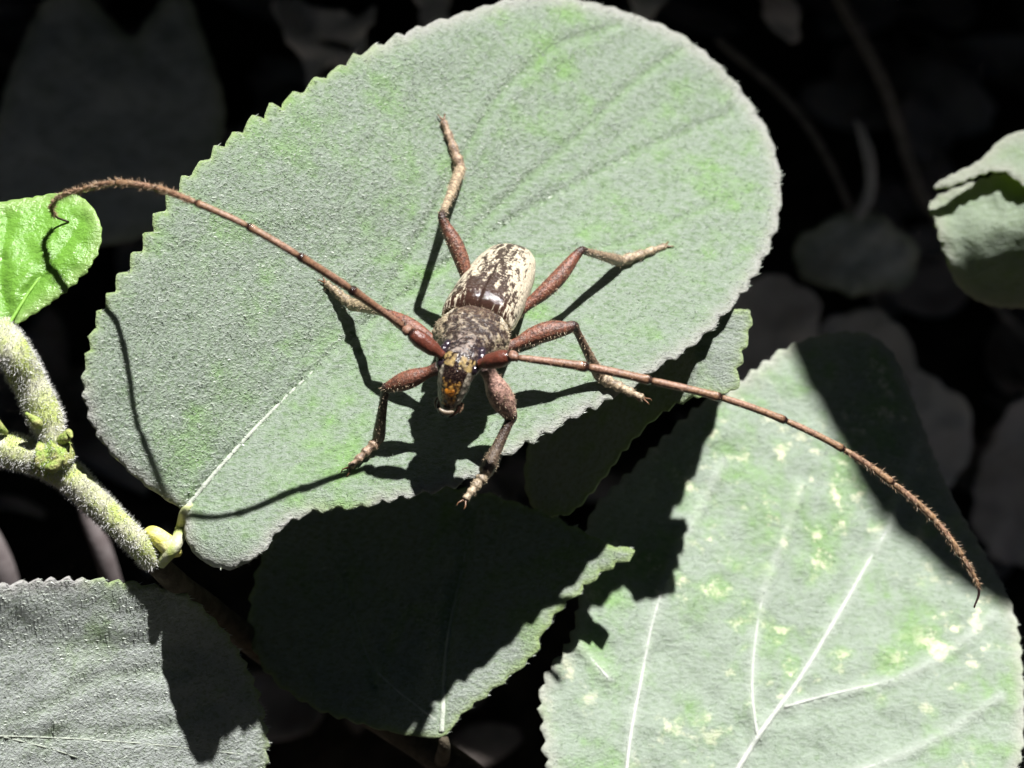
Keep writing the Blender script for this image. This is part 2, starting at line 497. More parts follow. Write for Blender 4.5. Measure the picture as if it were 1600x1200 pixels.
# fallen leaves on the ground, a carpet nobody could count
parts = []
for k in range(420):
    v_ = rg.uniform(-9, 12); u_ = rg.uniform(-13, 13)
    wq = -(HGT + v_ * UP[2]) / BACK[2]
    kk = (D - wq) / D; c = np.array([u_ * kk, v_ * kk, 0]); c[2] = -(HGT + c[1] * UP[2]) / BACK[2]
    zdir = np.array([0, UP[2], BACK[2]])
    c = c + zdir * rg.uniform(.15, .9)
    ax = rg.normal(0, 1, 3); ax -= zdir * ax.dot(zdir) * .75
    parts.append(simple_blade(c, ax, np.cross(zdir + rg.normal(0, .35, 3), ax), rg.uniform(1.6, 3.6), rg.uniform(.8, 2.0), rg.uniform(-.35, .35), 9, 5))
v, f = join(parts)
M['litter'] = plain_mat('leaf litter', (.10, .085, .075), (.34, .30, .28), .35, .8, .2, .4)
props(mesh('leaf_litter', v, f, M['litter']), kind='stuff')

# ---- the shrub that carries the beetle
shrub = empty('shrub', P(80, 715, float(w_main(150, 690)) - 1.0), 'felted grey-green shrub with toothed leaves that carries the beetle', 'shrub')

MAIN = [(286, 800, 0), (250, 775, 2), (205, 740, 3), (165, 698, 4), (140, 655, 5), (130, 605, 6), (133, 568, 7), (143, 530, 8), (150, 500, 8), (185, 440, 9),
        (215, 395, 9), (240, 350, 9), (270, 300, 9), (320, 250, 9), (360, 215, 9), (410, 178, 9), (460, 148, 8), (520, 110, 8), (580, 75, 8), (640, 48, 7),
        (700, 28, 6), (770, 6, 5), (830, -8, 4), (890, -3, 3), (950, 10, 3), (1010, 30, 3), (1060, 52, 3), (1105, 85, 3), (1150, 130, 3), (1185, 180, 3),
        (1208, 225, 3), (1219, 275, 3), (1219, 325, 4), (1208, 370, 5), (1185, 420, 6), (1155, 465, 6), (1115, 510, 6), (1075, 545, 6), (1030, 572, 7), (995, 598, 7),
        (950, 625, 7), (910, 645, 8), (870, 668, 8), (830, 690, 8), (795, 710, 8), (755, 738, 7), (710, 758, 6), (665, 770, 7), (610, 782, 7), (560, 793, 7),
        (510, 797, 6), (475, 805, 6), (447, 820, 6), (428, 838, 5), (412, 862, 4), (385, 880, 2), (355, 890, 2), (322, 880, 2), (300, 860, 2), (288, 835, 1)]
MAIN = [(x, y, a * (1.5 if x < 520 and y < 560 else 1.1)) for x, y, a in MAIN]
mid_line = []
for m in np.linspace(.05, 10.6, 14):
    t = m / 10.93; p = 4 * .77 * t * (1 - t)
    mid_line.append((MB[0] + 100 * (m * .814 - p * .58), MB[1] - 100 * (m * .58 + p * .814)))
VEINS = [[(560, 548), (640, 400), (700, 290), (770, 165), (830, 100), (880, 68), (965, 40)],
         [(670, 452), (740, 365), (820, 285), (910, 208), (990, 130), (1065, 78)],
         [(470, 628), (500, 480), (540, 330), (590, 200), (640, 100)],
         [(370, 722), (340, 600), (310, 480), (290, 380)],
         [(760, 385), (830, 400), (960, 385), (1070, 340), (1165, 303)],
         [(520, 585), (700, 560), (860, 520), (980, 480), (1090, 440)],
         [(900, 305), (970, 215), (1040, 160), (1120, 110)]]
gro = [(mid_line, 6, .07), (VEINS[0], 6.5, .055), (VEINS[1], 6.5, .055), (VEINS[2], 6, .02), (VEINS[3], 6, .015), (VEINS[4], 5.5, .06), (VEINS[5], 6, .015), (VEINS[6], 6, .02)]
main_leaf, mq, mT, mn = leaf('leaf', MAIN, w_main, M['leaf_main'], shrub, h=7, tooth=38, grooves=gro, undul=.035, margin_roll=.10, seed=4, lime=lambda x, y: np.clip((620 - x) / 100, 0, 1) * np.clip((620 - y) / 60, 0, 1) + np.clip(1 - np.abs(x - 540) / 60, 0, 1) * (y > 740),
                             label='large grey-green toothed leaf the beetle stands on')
mw_ = leaf.surface
rib('midrib', mid_line[:6], lambda x, y: mw_(x, y) - .012 - .05 * np.clip((np.asarray(x) - 400) / 160, 0, 1), .042, .02, M['vein'], main_leaf, lift=.1)

M['felt'] = plain_mat('leaf felt', (.33, .37, .32), (.46, .50, .44), 6, .4, .5, 0)
def felt(ob, q, T, n, seed, length=.075, width=.018, lean=(1.0, .22, -.15)):
    hv, hf = hairs(q, [tuple(t) for t in T], n, length, width, np.array(lean) * 2.2, seed, droop=.7)
    return props(mesh('felt', hv, hf, M['felt'], ob, smooth=False), kind='stuff')
felt(main_leaf, mq, mT, 32000, 61)
RIGHT_L = [(1140, 1320, 0), (1010, 1310, 5), (900, 1270, 7), (858, 1200, 8), (848, 1140, 8), (845, 1085, 8), (862, 1040, 8), (890, 1000, 8), (905, 940, 6), (912, 870, 6), (925, 800, 6),
           (980, 742, 7), (1040, 682, 8), (1095, 632, 8), (1145, 604, 8), (1180, 578, 8), (1205, 558, 8), (1240, 538, 6), (1275, 525, 3), (1320, 518, 3), (1365, 526, 3), (1400, 560, 3), (1425, 620, 3),
           (1455, 700, 3), (1490, 780, 3), (1530, 850, 3), (1570, 920, 3), (1590, 980, 4), (1597, 1040, 5), (1600, 1120, 5), (1590, 1200, 5), (1540, 1280, 5), (1400, 1330, 5), (1250, 1330, 2)]
RV = [[(1130, 1240), (1185, 1150), (1250, 1060), (1310, 960), (1350, 890), (1400, 800), (1430, 700)],
      [(975, 1240), (985, 1150), (1000, 1070), (1020, 970), (1050, 880), (1090, 800), (1130, 720)],
      [(1183, 1150), (1175, 1080), (1180, 1000), (1195, 920), (1225, 840), (1250, 760)],
      [(1225, 1105), (1300, 1085), (1400, 1060), (1480, 1020), (1550, 960)],
      [(1150, 1225), (1300, 1215), (1450, 1160), (1560, 1090)],
      [(950, 1060), (915, 1020), (900, 1005)]]
rl, rq, rT, rn = leaf('leaf', RIGHT_L, w_right, M['leaf_right'], shrub, h=8, tooth=29, undul=.05, seed=5, lime=.15,
                      grooves=[(x, 8, -.04) for x in RV], label='pale leaf with cream flecks and raised white veins')
rw_ = leaf.surface
rib('midrib', RV[0], lambda x, y: rw_(x, y) - .012 - .035 * np.linspace(0, 1, len(x)) ** 2, .05, .02, M['vein_right'], rl, lift=.2)
for i, vv in enumerate(RV[1:]):
    rib('vein', vv, lambda x, y: rw_(x, y) - .01 - .03 * np.linspace(0, 1, len(x)) ** 1.5, .036 if i == 0 else .026, .010, M['vein_right'], rl, lift=.2, n=40)

felt(rl, rq, rT, 7000, 62)
CENTRE = [(692, 1150, 0), (720, 1118, 3), (760, 1085, 5), (805, 1050, 6), (835, 1020, 8), (850, 985, 8), (880, 945, 8), (915, 915, 8), (950, 888, 8), (988, 868, 7), (990, 858, 3), (955, 852, 3), (900, 825, 5),
          (820, 790, 6), (700, 760, 6), (570, 765, 6), (460, 800, 6), (410, 870, 6), (390, 960, 6), (410, 1040, 6), (480, 1100, 6), (580, 1135, 5), (650, 1150, 2)]
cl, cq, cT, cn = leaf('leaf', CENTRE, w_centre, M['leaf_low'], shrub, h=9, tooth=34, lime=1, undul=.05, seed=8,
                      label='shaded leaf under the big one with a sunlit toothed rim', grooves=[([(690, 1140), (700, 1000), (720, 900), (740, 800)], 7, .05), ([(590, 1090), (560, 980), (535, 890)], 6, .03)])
cw_ = leaf.surface
rib('midrib', [(690, 1145), (700, 1000), (720, 900), (740, 800)], lambda x, y: cw_(x, y) - .03, .05, .015, M['vein'], cl, lift=.2)
rib('vein', [(680, 1125), (590, 1050), (560, 980), (535, 890)], lambda x, y: cw_(x, y) - .02, .025, .010, M['vein'], cl, lift=.3)

BLL = [(-260, 1120, 0), (-220, 1020, 4), (-140, 955, 6), (-70, 925, 7), (0, 915, 7), (55, 908, 8), (110, 906, 8), (170, 908, 8), (230, 914, 8), (270, 922, 8), (310, 945, 6), (350, 985, 6), (385, 1040, 6),
       (405, 1090, 7), (415, 1135, 8), (418, 1170, 8), (410, 1230, 8), (360, 1300, 6), (200, 1340, 6), (0, 1340, 4), (-180, 1260, 2)]
bl, bq, bT, bn = leaf('leaf', BLL, w_bl, M['leaf_corner'], shrub, h=8, lime=lambda x, y: np.clip((x - 120) / 40, 0, 1), tooth=28, undul=.05, seed=13, label='grey leaf at the bottom corner below the stem',
                      grooves=[([(-240, 1130), (0, 1130), (160, 1060), (290, 1050)], 9, .025), ([(-200, 1160), (100, 1150), (250, 1140), (330, 1100)], 9, .025)])
bw_ = leaf.surface
rib('midrib', [(-240, 1150), (0, 1150), (200, 1160), (390, 1180)], lambda x, y: bw_(x, y) - .012, .022, .010, M['vein'], bl, lift=.2)
rib('vein', [(0, 1150), (110, 1180), (250, 1240)], lambda x, y: bw_(x, y) - .012, .016, .008, M['vein'], bl, lift=.3)

felt(cl, cq, cT, 14000, 64)
felt(bl, bq, bT, 14000, 63, lean=(1.0, .2, -.62))
FL = [(930, 480, 0), (1010, 455, 3), (1090, 462, 4), (1135, 478, 5), (1172, 488, 6), (1172, 510, 9), (1165, 540, 10), (1156, 570, 10), (1152, 596, 10), (1143, 612, 7), (1095, 618, 5), (1040, 640, 6), (985, 690, 6),
      (930, 760, 6), (890, 800, 5), (840, 800, 4), (820, 740, 3), (850, 600, 2)]
fl_, fq, fT, fn = leaf('leaf', FL, w_f, M['leaf_low'], shrub, h=9, lime=1, tooth=30, undul=.04, seed=17, label='small leaf tip with green teeth peeping out behind the big leaf')

# young bright leaf at the left edge; the left antenna ends on it
wy0 = 1.75
def w_young(px, py):
    px = np.asarray(px, float); py = np.asarray(py, float)
    du, dv = (px - 100) / 100, (345 - py) / 100
    d = (px - 60 + (py - 400) * .35) / 100
    return wy0 - .42 * dv + .10 * du - .16 * np.clip(d - .55, 0, 3) ** 2 + .10 * np.sqrt((d + .4) ** 2 + .05) 
YL = [(18, 508, 0), (50, 492, 3), (80, 472, 4), (110, 448, 4), (138, 420, 4), (155, 388, 3), (158, 355, 2), (146, 326, 2), (122, 305, 2), (95, 301, 2), (50, 308, 2), (0, 316, 2), (-70, 335, 2), (-140, 390, 2), (-150, 450, 2), (-100, 500, 2), (-40, 515, 1)]
yl, yq, yT, yn = leaf('leaf', YL, w_young, M['leaf_young'], shrub, h=6, tooth=20, undul=.06, seed=21, label='small bright lime-green glossy leaf under the antenna tip',
                      grooves=[([(15, 505), (50, 450), (90, 400), (130, 345)], 7, .05), ([(15, 505), (0, 430), (10, 340)], 8, .05)])
rib('midrib', [(15, 505), (50, 450), (90, 400), (125, 350)], lambda x, y: w_young(x, y) - .05, .03, .012, M['vein_young'], yl, lift=.2)

# stem, petioles, node
ws_ = float(w_main(160, 700)) - .55
stem_pts = [(-120, 690, ws_ - .3, .27), (-30, 697, ws_ - .15, .27), (60, 716, ws_, .27), (105, 742, ws_, .26), (150, 785, ws_ - .1, .225), (210, 845, ws_ - .35, .20), (238, 875, ws_ - .62, .195)]
shaded_wood_pts = [(228, 864, ws_ - .56, .17), (270, 905, ws_ - 1.0, .19), (320, 945, ws_ - 2.8, .2), (390, 1000, ws_ - 4.8, .22), (480, 1060, ws_ - 5.4, .25), (600, 1125, ws_ - 5.2, .26), (690, 1185, ws_ - 4.6, .27), (800, 1270, ws_ - 4.3, .28), (920, 1400, ws_ - 4.5, .3)]
def tube(name, pts, mat, parent, n=70, nseg=14, label=None, wob=.0, seed=1):
    a = np.array(pts, float); c = catmull(np.c_[PA(a[:, 0], a[:, 1], a[:, 2]), a[:, 3]], n)
    rr = c[:, 3].copy()
    rg = np.random.default_rng(seed); rr = rr * (1 + wob * np.interp(np.arange(n), np.arange(0, n + 4, 4), rg.normal(0, 1, len(np.arange(0, n + 4, 4)))))
    v, f, t, an = loft(c[:, :3], rr, nseg=nseg)
    o = mesh(name, v, f, mat, parent)
    if label: o['label'] = label
    return o, v, f
M['shaded_wood'] = plain_mat('shaded woody stem', (.055, .045, .03), (.10, .085, .06), 4, .8, .2, .7)  # stem brown, deepened to paint in the shade under the big leaf
tube('shaded_woody_stem', shaded_wood_pts, M['shaded_wood'], shrub, 70, 14, wob=.03, seed=9)
st, sv, sf = tube('stem', stem_pts, M['stem'], shrub, 90, 16, wob=.03)
hv, hf = hairs(sv, sf, 11000, .075, .010, (0, 0, 0), 3, droop=.5)
props(mesh('hair', hv, hf, M['hair_white'], st, smooth=False), kind='stuff')
pet, pv, pf = tube('petiole', [(88, 705, ws_ + .12, .20), (70, 650, ws_ + .15, .25), (42, 590, ws_ + .25, .27), (18, 545, ws_ + .45, .26), (5, 515, float(w_young(10, 512)) - .15, .18), (14, 505, float(w_young(14, 505)) - .05, .1)], M['stem'], shrub, 40, 14, wob=.04, seed=4)
hv, hf = hairs(pv, pf, 7500, .08, .010, (0, 0, 0), 4, droop=.5)
props(mesh('hair', hv, hf, M['hair_white'], pet, smooth=False), kind='stuff')
tube('petiole', [(250, 880, ws_ - .55, .10), (272, 855, ws_ - .35, .10), (284, 825, float(w_main(288, 800)) - .25, .10), (288, 800, float(w_main(288, 800)) - .06, .07), (300, 788, float(w_main(300, 788)) - .03, .04)], M['stem'], shrub, 30, 10)
tube('petiole', [(690, 1190, ws_ - 4.5, .13), (694, 1168, float(w_centre(692, 1150)) - .15, .10), (692, 1146, float(w_centre(692, 1146)) - .03, .07), (694, 1130, float(w_centre(694, 1130)) - .03, .04)], M['shaded_wood'], shrub, 30, 10)  # stalk takes the shade-darkened stem brown to mute its lit end
nd, ndv, ndf = tube('node', [(52, 712, ws_ + .12, .10), (64, 716, ws_ + .14, .26), (82, 713, ws_ + .2, .28), (98, 704, ws_ + .2, .22), (106, 690, ws_ + .22, .08)], M['node'], shrub, 26, 14, wob=.12)
hv, hf = hairs(ndv, ndf, 900, .07, .012, (0, 0, 0), 6, droop=.6)
props(mesh('hair', hv, hf, M['hair_white'], nd, smooth=False), kind='stuff')
for pts in ([(88, 690, ws_ + .2, .07), (102, 684, ws_ + .36, .085), (108, 676, ws_ + .42, .06), (112, 684, ws_ + .5, .02)],
            [(66, 668, ws_ + .3, .05), (58, 660, ws_ + .42, .08), (50, 654, ws_ + .45, .06), (40, 645, ws_ + .5, .02)],
            [(70, 728, ws_ + .35, .05), (82, 730, ws_ + .40, .09), (92, 722, ws_ + .44, .07), (100, 716, ws_ + .5, .02)],
            [(10, 676, ws_ + .1, .04), (0, 668, ws_ + .2, .07), (-12, 655, ws_ + .25, .08), (-30, 640, ws_ + .3, .03)]):
    tube('stipule', pts, M['node'], shrub, 16, 10)
tube('bud', [(224, 832, ws_ - .5, .03), (238, 832, ws_ - .42, .11), (254, 845, ws_ - .42, .15), (270, 858, ws_ - .45, .15), (282, 866, ws_ - .5, .05)], M['bud'], shrub, 24, 12, label='stubby yellow bud on the stem')

# ---- twig at the right edge: pale curled leaf, and the leaf above it that shades the flecked one
twig = empty('leafy_twig', P(1700, 330, -3.4), 'pale curled leaf cut off by the edge, on a twig beside the flecked leaf', 'twig')
def w_t1(px, py):
    px = np.asarray(px, float); py = np.asarray(py, float)
    dv = (320 - py) / 100; du = (px - 1500) / 100
    return -4.4 - .55 * dv + .05 * du - 1.1 * np.clip(-dv - .30 + .1 * np.abs(du - .3), 0, 3) ** 1.5
T1 = [(1452, 318, 4), (1462, 345, 5), (1468, 375, 4), (1480, 410, 3), (1500, 450, 2), (1560, 480, 2), (1680, 470, 2), (1760, 400, 2), (1740, 300, 2), (1660, 265, 2), (1600, 280, 4), (1565, 272, 4), (1540, 278, 4), (1505, 290, 4), (1478, 300, 4)]
leaf('leaf', T1, w_t1, M['leaf_curled'], twig, h=8, tooth=22, undul=.11, seed=31, lime=.2)
def w_t2(px, py):
    px = np.asarray(px, float); py = np.asarray(py, float)
    dv = (260 - py) / 100
    return -4.36 - .6 * dv
T2 = [(1458, 292, 2), (1480, 276, 2), (1520, 257, 2), (1542, 240, 2), (1565, 217, 1), (1600, 204, 1), (1660, 205, 1), (1740, 240, 1), (1740, 290, 2), (1660, 300, 3), (1600, 288, 4), (1575, 270, 4), (1545, 268, 4), (1505, 283, 4), (1478, 293, 3)]
leaf('leaf', T2, w_t2, M['leaf_curled'], twig, h=8, tooth=22, undul=.05, seed=33, lime=.1)
tube('stem', [(1640, 300, -4.8, .15), (1720, 330, -4.8, .2), (1800, 420, -5.0, .22), (1850, 560, -5.4, .24), (1870, 800, -6, .26), (1900, 1300, -9, .3), (1900, 1900, -10, .3)], M['stem'], twig, 40, 10)
# the leaf above the frame whose shadow lies across the flecked leaf; traced back along the light from where its shadow falls
W3 = 5.5
def w_t3(px, py):
    return W3 + .0 * np.asarray(px, float)
def back(wf, px, py):
    q = P(px, py, float(wf(px, py))); k = (q[2] - W3) / LQ[2]
    q = q - LQ * k; k2 = (D - W3) / D
    return (q[0] / k2 * 100 + 800, 600 - q[1] / k2 * 100)
T3 = [(*back(w_right, x, y), a) for x, y, a in ((1222, 505, 0), (1240, 560, 1), (1282, 650, 2), (1330, 742, 2), (1398, 830, 2), (1480, 902, 2), (1545, 930, 2), (1620, 945, 2), (1720, 900, 2), (1760, 780, 2))]
T3 += [(*back(w_t1, x, y), a) for x, y, a in ((1720, 500, 1), (1625, 460, 1), (1592, 418, 1), (1562, 396, 1), (1535, 390, 1), (1510, 402, 1), (1495, 425, 1), (1490, 470, 1))]
T3 += [(*back(w_right, x, y), 1) for x, y in ((1440, 520), (1400, 490), (1340, 472), (1270, 472), (1230, 482))]

# ---- dim leaves and litter behind
def flat_w(w0, sv=-.5, su=0.0, cx=0, cy=0, cv=0.0):
    return lambda px, py: w0 + sv * (cy - np.asarray(py, float)) / 100 + su * (np.asarray(px, float) - cx) / 100 - cv * (((np.asarray(px, float) - cx) / 100) ** 2)
def single_leaf(name, outline, wf, mat, label, group=None, grooves=(), **k):
    ob, q, T, n = leaf(name, outline, wf, mat, None, **k)
    return props(ob, label, 'leaf', group or ('dry leaves in the dark behind the shrub' if name == 'dry_leaf' else None))
single_leaf('broad_leaf', [(205, 55, 2), (170, 25, 2), (120, -25, 2), (70, 0, 2), (25, 90, 2), (0, 170, 2), (-25, 260, 2), (0, 340, 2), (100, 380, 2), (220, 370, 2), (305, 300, 2), (345, 220, 2), (350, 160, 2), (330, 90, 2), (312, 40, 2), (295, -5, 2), (262, -10, 2), (230, 30, 2)],
            flat_w(-15, -.35, .05, 180, 180, .02), M['dim_leaf'], 'dim heart-shaped leaf in the dark behind the big leaf', h=14, tooth=40, undul=.1, seed=41)
single_leaf('dry_leaf', [(425, 5, 9), (470, 2, 9), (520, 18, 9), (560, 22, 9), (585, 10, 9), (575, 50, 9), (565, 85, 9), (552, 82, 9), (550, 70, 1), (505, 60, 1), (500, 68, 1), (545, 82, 1), (540, 100, 9), (500, 110, 9), (480, 130, 9), (470, 90, 9), (445, 55, 9)],
            flat_w(-15, -.4, .1, 500, 60, .1), M['dry_leaf_pale'], 'torn grey dry leaf with a dark slit behind the big leaf', h=9, undul=.3, tooth=75, thick=.04, seed=43)
single_leaf('dry_leaf', [(645, -20, 9), (690, -20, 9), (705, 40, 9), (690, 60, 9), (665, 40, 9)], flat_w(-15, -.4, .1, 670, 0, .1), M['dry_leaf_pale'], 'sliver of pale dry leaf showing above the upper leaf margin', h=9, undul=.2, tooth=60, seed=45)
single_leaf('dry_leaf', [(985, -25, 9), (1030, -30, 9), (1035, 5, 9), (1015, 30, 9), (990, 25, 9)], flat_w(-14, -.4, .1, 1010, 0, .1), M['dry_leaf_pale'], 'pale scrap of dry leaf touching the top of the big leaf', h=9, undul=.2, tooth=60, seed=47)
single_leaf('dry_leaf', [(1190, 0, 9), (1225, -15, 9), (1245, 15, 9), (1250, 60, 9), (1225, 60, 9), (1200, 35, 9)], flat_w(-17, -.4, .1, 1220, 20, .2), M['dry_leaf'], 'small blurred grey scrap near the top in the dark', h=9, undul=.2, tooth=60, seed=49)
single_leaf('dry_leaf', [(1335, 185, 1), (1352, 205, 1), (1366, 240, 1), (1370, 280, 1), (1362, 320, 1), (1342, 342, 1), (1336, 335, 1), (1350, 300, 1), (1352, 265, 1), (1345, 230, 1)], flat_w(-17, -.4, 0, 1350, 260, 1.5), M['dry_leaf_pale'], 'thin curved strip of dry leaf in the dark', h=7, undul=.05, seed=51)
single_leaf('dry_leaf', [(1240, 400, 9), (1290, 345, 9), (1370, 335, 9), (1425, 380, 9), (1430, 430, 9), (1370, 455, 9), (1290, 450, 9)], flat_w(-17, -.3, .1, 1340, 400, .1), M['dim_leaf'], 'dark oval leaf on the ground between the two lit leaves', h=12, undul=.3, tooth=75, thick=.04, seed=53)
single_leaf('dry_leaf', [(1140, 470, 9), (1200, 430, 9), (1270, 460, 9), (1280, 520, 9), (1250, 580, 9), (1180, 600, 9), (1130, 560, 9)], flat_w(-16, -.3, .1, 1200, 500, .1), M['dry_leaf'], 'brownish dim leaf just behind the green leaf teeth', h=12, undul=.3, tooth=75, thick=.04, seed=55)
single_leaf('dry_leaf', [(1285, 520, 9), (1310, 492, 9), (1360, 485, 9), (1405, 510, 9), (1440, 580, 9), (1500, 620, 9), (1520, 680, 9), (1500, 740, 9), (1475, 760, 9), (1450, 720, 9), (1430, 640, 9), (1400, 570, 9), (1350, 540, 9)], flat_w(-17, -.3, .1, 1400, 600, .25), M['dry_leaf_pale'], 'curved dry leaf arching round the shaded side of the flecked leaf', h=11, undul=.3, tooth=75, thick=.04, seed=57)
single_leaf('dry_leaf', [(1530, 740, 9), (1580, 640, 9), (1660, 600, 9), (1680, 760, 9), (1620, 880, 9), (1545, 860, 9), (1520, 800, 9)], flat_w(-17, -.3, .1, 1580, 760, .2), M['dry_leaf'], 'dim dry leaf at the edge beside the flecked leaf', h=12, undul=.3, tooth=75, thick=.04, seed=59)
def thing_tube(name, pts, mat, label, cat):
    a = np.array(pts, float); c = catmull(np.c_[PA(a[:, 0], a[:, 1], a[:, 2]), a[:, 3]], 40)
    v, f, t, an = loft(c[:, :3], c[:, 3], nseg=10)
    return props(mesh(name, v, f, mat), label, cat, 'dry twigs in the dark behind the shrub')
thing_tube('dry_twig', [(120, 740, -9, .12), (140, 810, -9, .17), (160, 860, -9, .18), (178, 920, -9.3, .18), (200, 1010, -10, .18), (230, 1200, -12, .18)], M['dry_stem'], 'blurred pinkish dry twig below the hairy shrub stem', 'twig')
thing_tube('dry_twig', [(1290, -40, -18, .12), (1380, 130, -18, .13), (1440, 300, -18.5, .12), (1560, 480, -19, .10), (1640, 560, -19, .08)], M['dry_twig_pale'], 'thin dim twig crossing the dark behind the pale curled leaf', 'twig')
thing_tube('dry_twig', [(1120, 60, -19, .08), (1250, 180, -19, .08), (1330, 330, -19, .07), (1370, 480, -19, .07)], M['dry_twig_pale'], 'faint blurred twig in the dark beside the rounded leaf end', 'twig')
thing_tube('dry_twig', [(-40, 800, -9, .2), (-5, 870, -9, .25), (15, 940, -9.4, .25), (40, 1100, -11, .25)], M['dry_stem'], 'blurred grey dry twig at the edge above the corner leaf', 'twig')

# ================================================================== the beetle
BR = (.13, .045, .026); RED = (.31, .10, .053); DARK = (.022, .012, .011); CREAM = (.62, .52, .36); PINK = (.42, .22, .15); PALE = (.72, .56, .37)
def lerp(a, b, t): return tuple(x + (y - x) * t for x, y in zip(a, b))
srcV, srcF, srcC, srcG = [], [], [], []
def add_part(v, f, c, g):
    off = sum(len(x) for x in srcV)
    srcV.append(v); srcF.extend([tuple(i + off for i in x) for x in f]); srcC.append(np.asarray(c, float)); srcG.append(np.asarray(g, float))

# body frame
C0 = H(745, 500, 125); C1 = P(806, 392, float(w_main(806, 400)) + .25)
AX = unit(C1 - C0); LT = np.array([1, -.15, 0.0]); LT = unit(LT - AX * LT.dot(AX)); NN = np.cross(LT, AX)
if NN[1] < 0: NN = -NN
BLEN = np.linalg.norm(C1 - C0)
def prof(t, xs, ys): return np.interp(t, xs, ys)
# abdomen + thorax
tt = np.linspace(0, 1, 30)
path = np.array([C0 + (C1 - C0) * (t * .96) - NN * .10 for t in tt])
a_ = prof(tt, [0, .1, .3, .5, .7, .85, .95, 1], [.53, .54, .53, .49, .42, .33, .21, .08])
v, f, t, an = loft(path, a_, a_ * .62, side=LT, nseg=24)
add_part(v, f, [lerp(BR, DARK, .4)] * len(v), [.3] * len(v))
# pronotum: from the elytra base forward
F0 = H(727, 549, 168)
tt = np.linspace(0, 1, 24)
ctl = catmull(np.array([C0 + AX * .10 - NN * .14, C0 * .62 + F0 * .38 - NN * .07, F0 - NN * .02]), 24)
NR, NS = 70, 96
tt = np.linspace(0, 1, NR); ctl = catmull(ctl, NR)
a_ = prof(tt, [0, .12, .3, .5, .68, .85, 1], [.40, .52, .54, .59, .49, .38, .32])
b_ = prof(tt, [0, .15, .5, .85, 1], [.30, .36, .39, .32, .28])
v, f, t, an = loft(ctl, a_, b_, side=LT, nseg=NS)
cen = np.concatenate([np.repeat(ctl, NS, 0), ctl[:1], ctl[-1:]])
dn = (v - cen) @ NN; ln = (v - cen) @ LT
cc, gg = [], []
for i in range(len(v)):
    q = Vector(v[i]); n1 = mnoise.noise(q * 5); n2 = mnoise.noise(q * 12); n3 = mnoise.noise(q * 26)
    c = lerp((.16, .095, .062), (.06, .032, .024), np.clip(.5 + 1.5 * n1 + .8 * n2, 0, 1))
    if n2 + .6 * n3 > .30: c = lerp(c, CREAM, .55)
    if n2 + .6 * n3 < -.30: c = DARK
    if t[i] > .56 + .15 * n1: c = lerp(c, DARK, .8) if n2 + .5 * n3 < .22 else lerp(CREAM, (.3, .25, .22), .5)
    al_ = abs(ln[i])
    if al_ > .40 and dn[i] > -.12 and n1 + n2 + .5 * n3 > -.15: c = lerp(CREAM, (.6, .5, .3), .3)
    if abs(al_ - .43) < .085 and abs(t[i] - .26) < .13 and dn[i] > -.1: c = (.95, .86, .66)
    if abs(al_ - .33) < .04 and abs(t[i] - .30) < .12: c = DARK
    if dn[i] < -.15: c = DARK
    cc.append(c); gg.append(.45)
    v[i] += (v[i] - cen[i]) * (.05 * n2 + .05 * n3)
add_part(v, f, cc, gg)
# head
hp = catmull(np.array([F0 + AX * .15, H(722, 562, 172), H(713, 584, 165), H(706, 612, 145), H(702, 632, 128), H(701, 642, 118)]), 84)
tt = np.linspace(0, 1, 84)
a_ = prof(tt, [0, .2, .4, .55, .75, .9, 1], [.30, .31, .285, .26, .215, .155, .07])
b_ = prof(tt, [0, .25, .5, .75, .92, 1], [.27, .27, .26, .22, .14, .06])
v, f, t, an = loft(hp, a_, b_, side=LT, nseg=NS)
cen = np.concatenate([np.repeat(hp, NS, 0), hp[:1], hp[-1:]])
ln = (v - cen) @ LT; fr = (v - cen)[:, 2] + .4 * (v - cen)[:, 1]
cc, gg = [], []
for i in range(len(v)):
    q = Vector(v[i]); n1 = mnoise.noise(q * 8); n2 = mnoise.noise(q * 17); n3 = mnoise.noise(q * 34)
    aw = np.interp(t[i], tt, a_); x = ln[i] / (aw + 1e-6); ax_ = abs(x); front = fr[i] > 0
    c, g = DARK, .9
    if t[i] < .34:
        c = (.03, .022, .028); g = .75
        if n2 + .7 * n3 + .35 * (ax_ < .42) > .30: c = lerp((.50, .42, .36), (.32, .24, .20), np.clip(.5 + n3, 0, 1)); g = .4
        if ax_ < .07 and .12 < t[i] < .26: c = DARK
    elif t[i] < .45 and front:
        if n2 + .5 * n1 > -.12 and ax_ > .14 and ax_ < .85: c = lerp((.80, .58, .22), (.50, .34, .10), np.clip(.5 + 2 * n3, 0, 1)); g = .3
    elif front:
        if .66 < ax_ < .97 and t[i] < .9 and n3 > -.45: c = lerp((.85, .76, .58), (.45, .38, .30), np.clip(.4 + 1.5 * n2, 0, 1)); g = .4
        if .56 < t[i] < .86 and ax_ < .58: c, g = (lerp((.75, .30, .03), (.95, .55, .15), np.clip(.5 + 2 * n3, 0, 1)), .8) if n2 + .6 * n3 > .02 else ((.03, .012, .006), .9)
        if t[i] > .9: c = (.85, .72, .55); g = .8
    elif n2 > .15: c = lerp(DARK, CREAM, .3)
    cc.append(c); gg.append(g)
    v[i] += (v[i] - cen[i]) * (.05 * n1 + .04 * n2)
add_part(v, f, cc, gg)
HT = np.gradient(hp, axis=0); HT /= np.linalg.norm(HT, axis=1)[:, None]
def face_point(u, depth=1.0, side=0.0):
    k = int(u * 83); fd = np.cross(HT[k], LT); fd = fd if fd[2] > 0 else -fd
    return hp[k] + fd * b_[k] * depth * math.sqrt(max(0, 1 - side * side)) + LT * a_[k] * side, fd, HT[k]

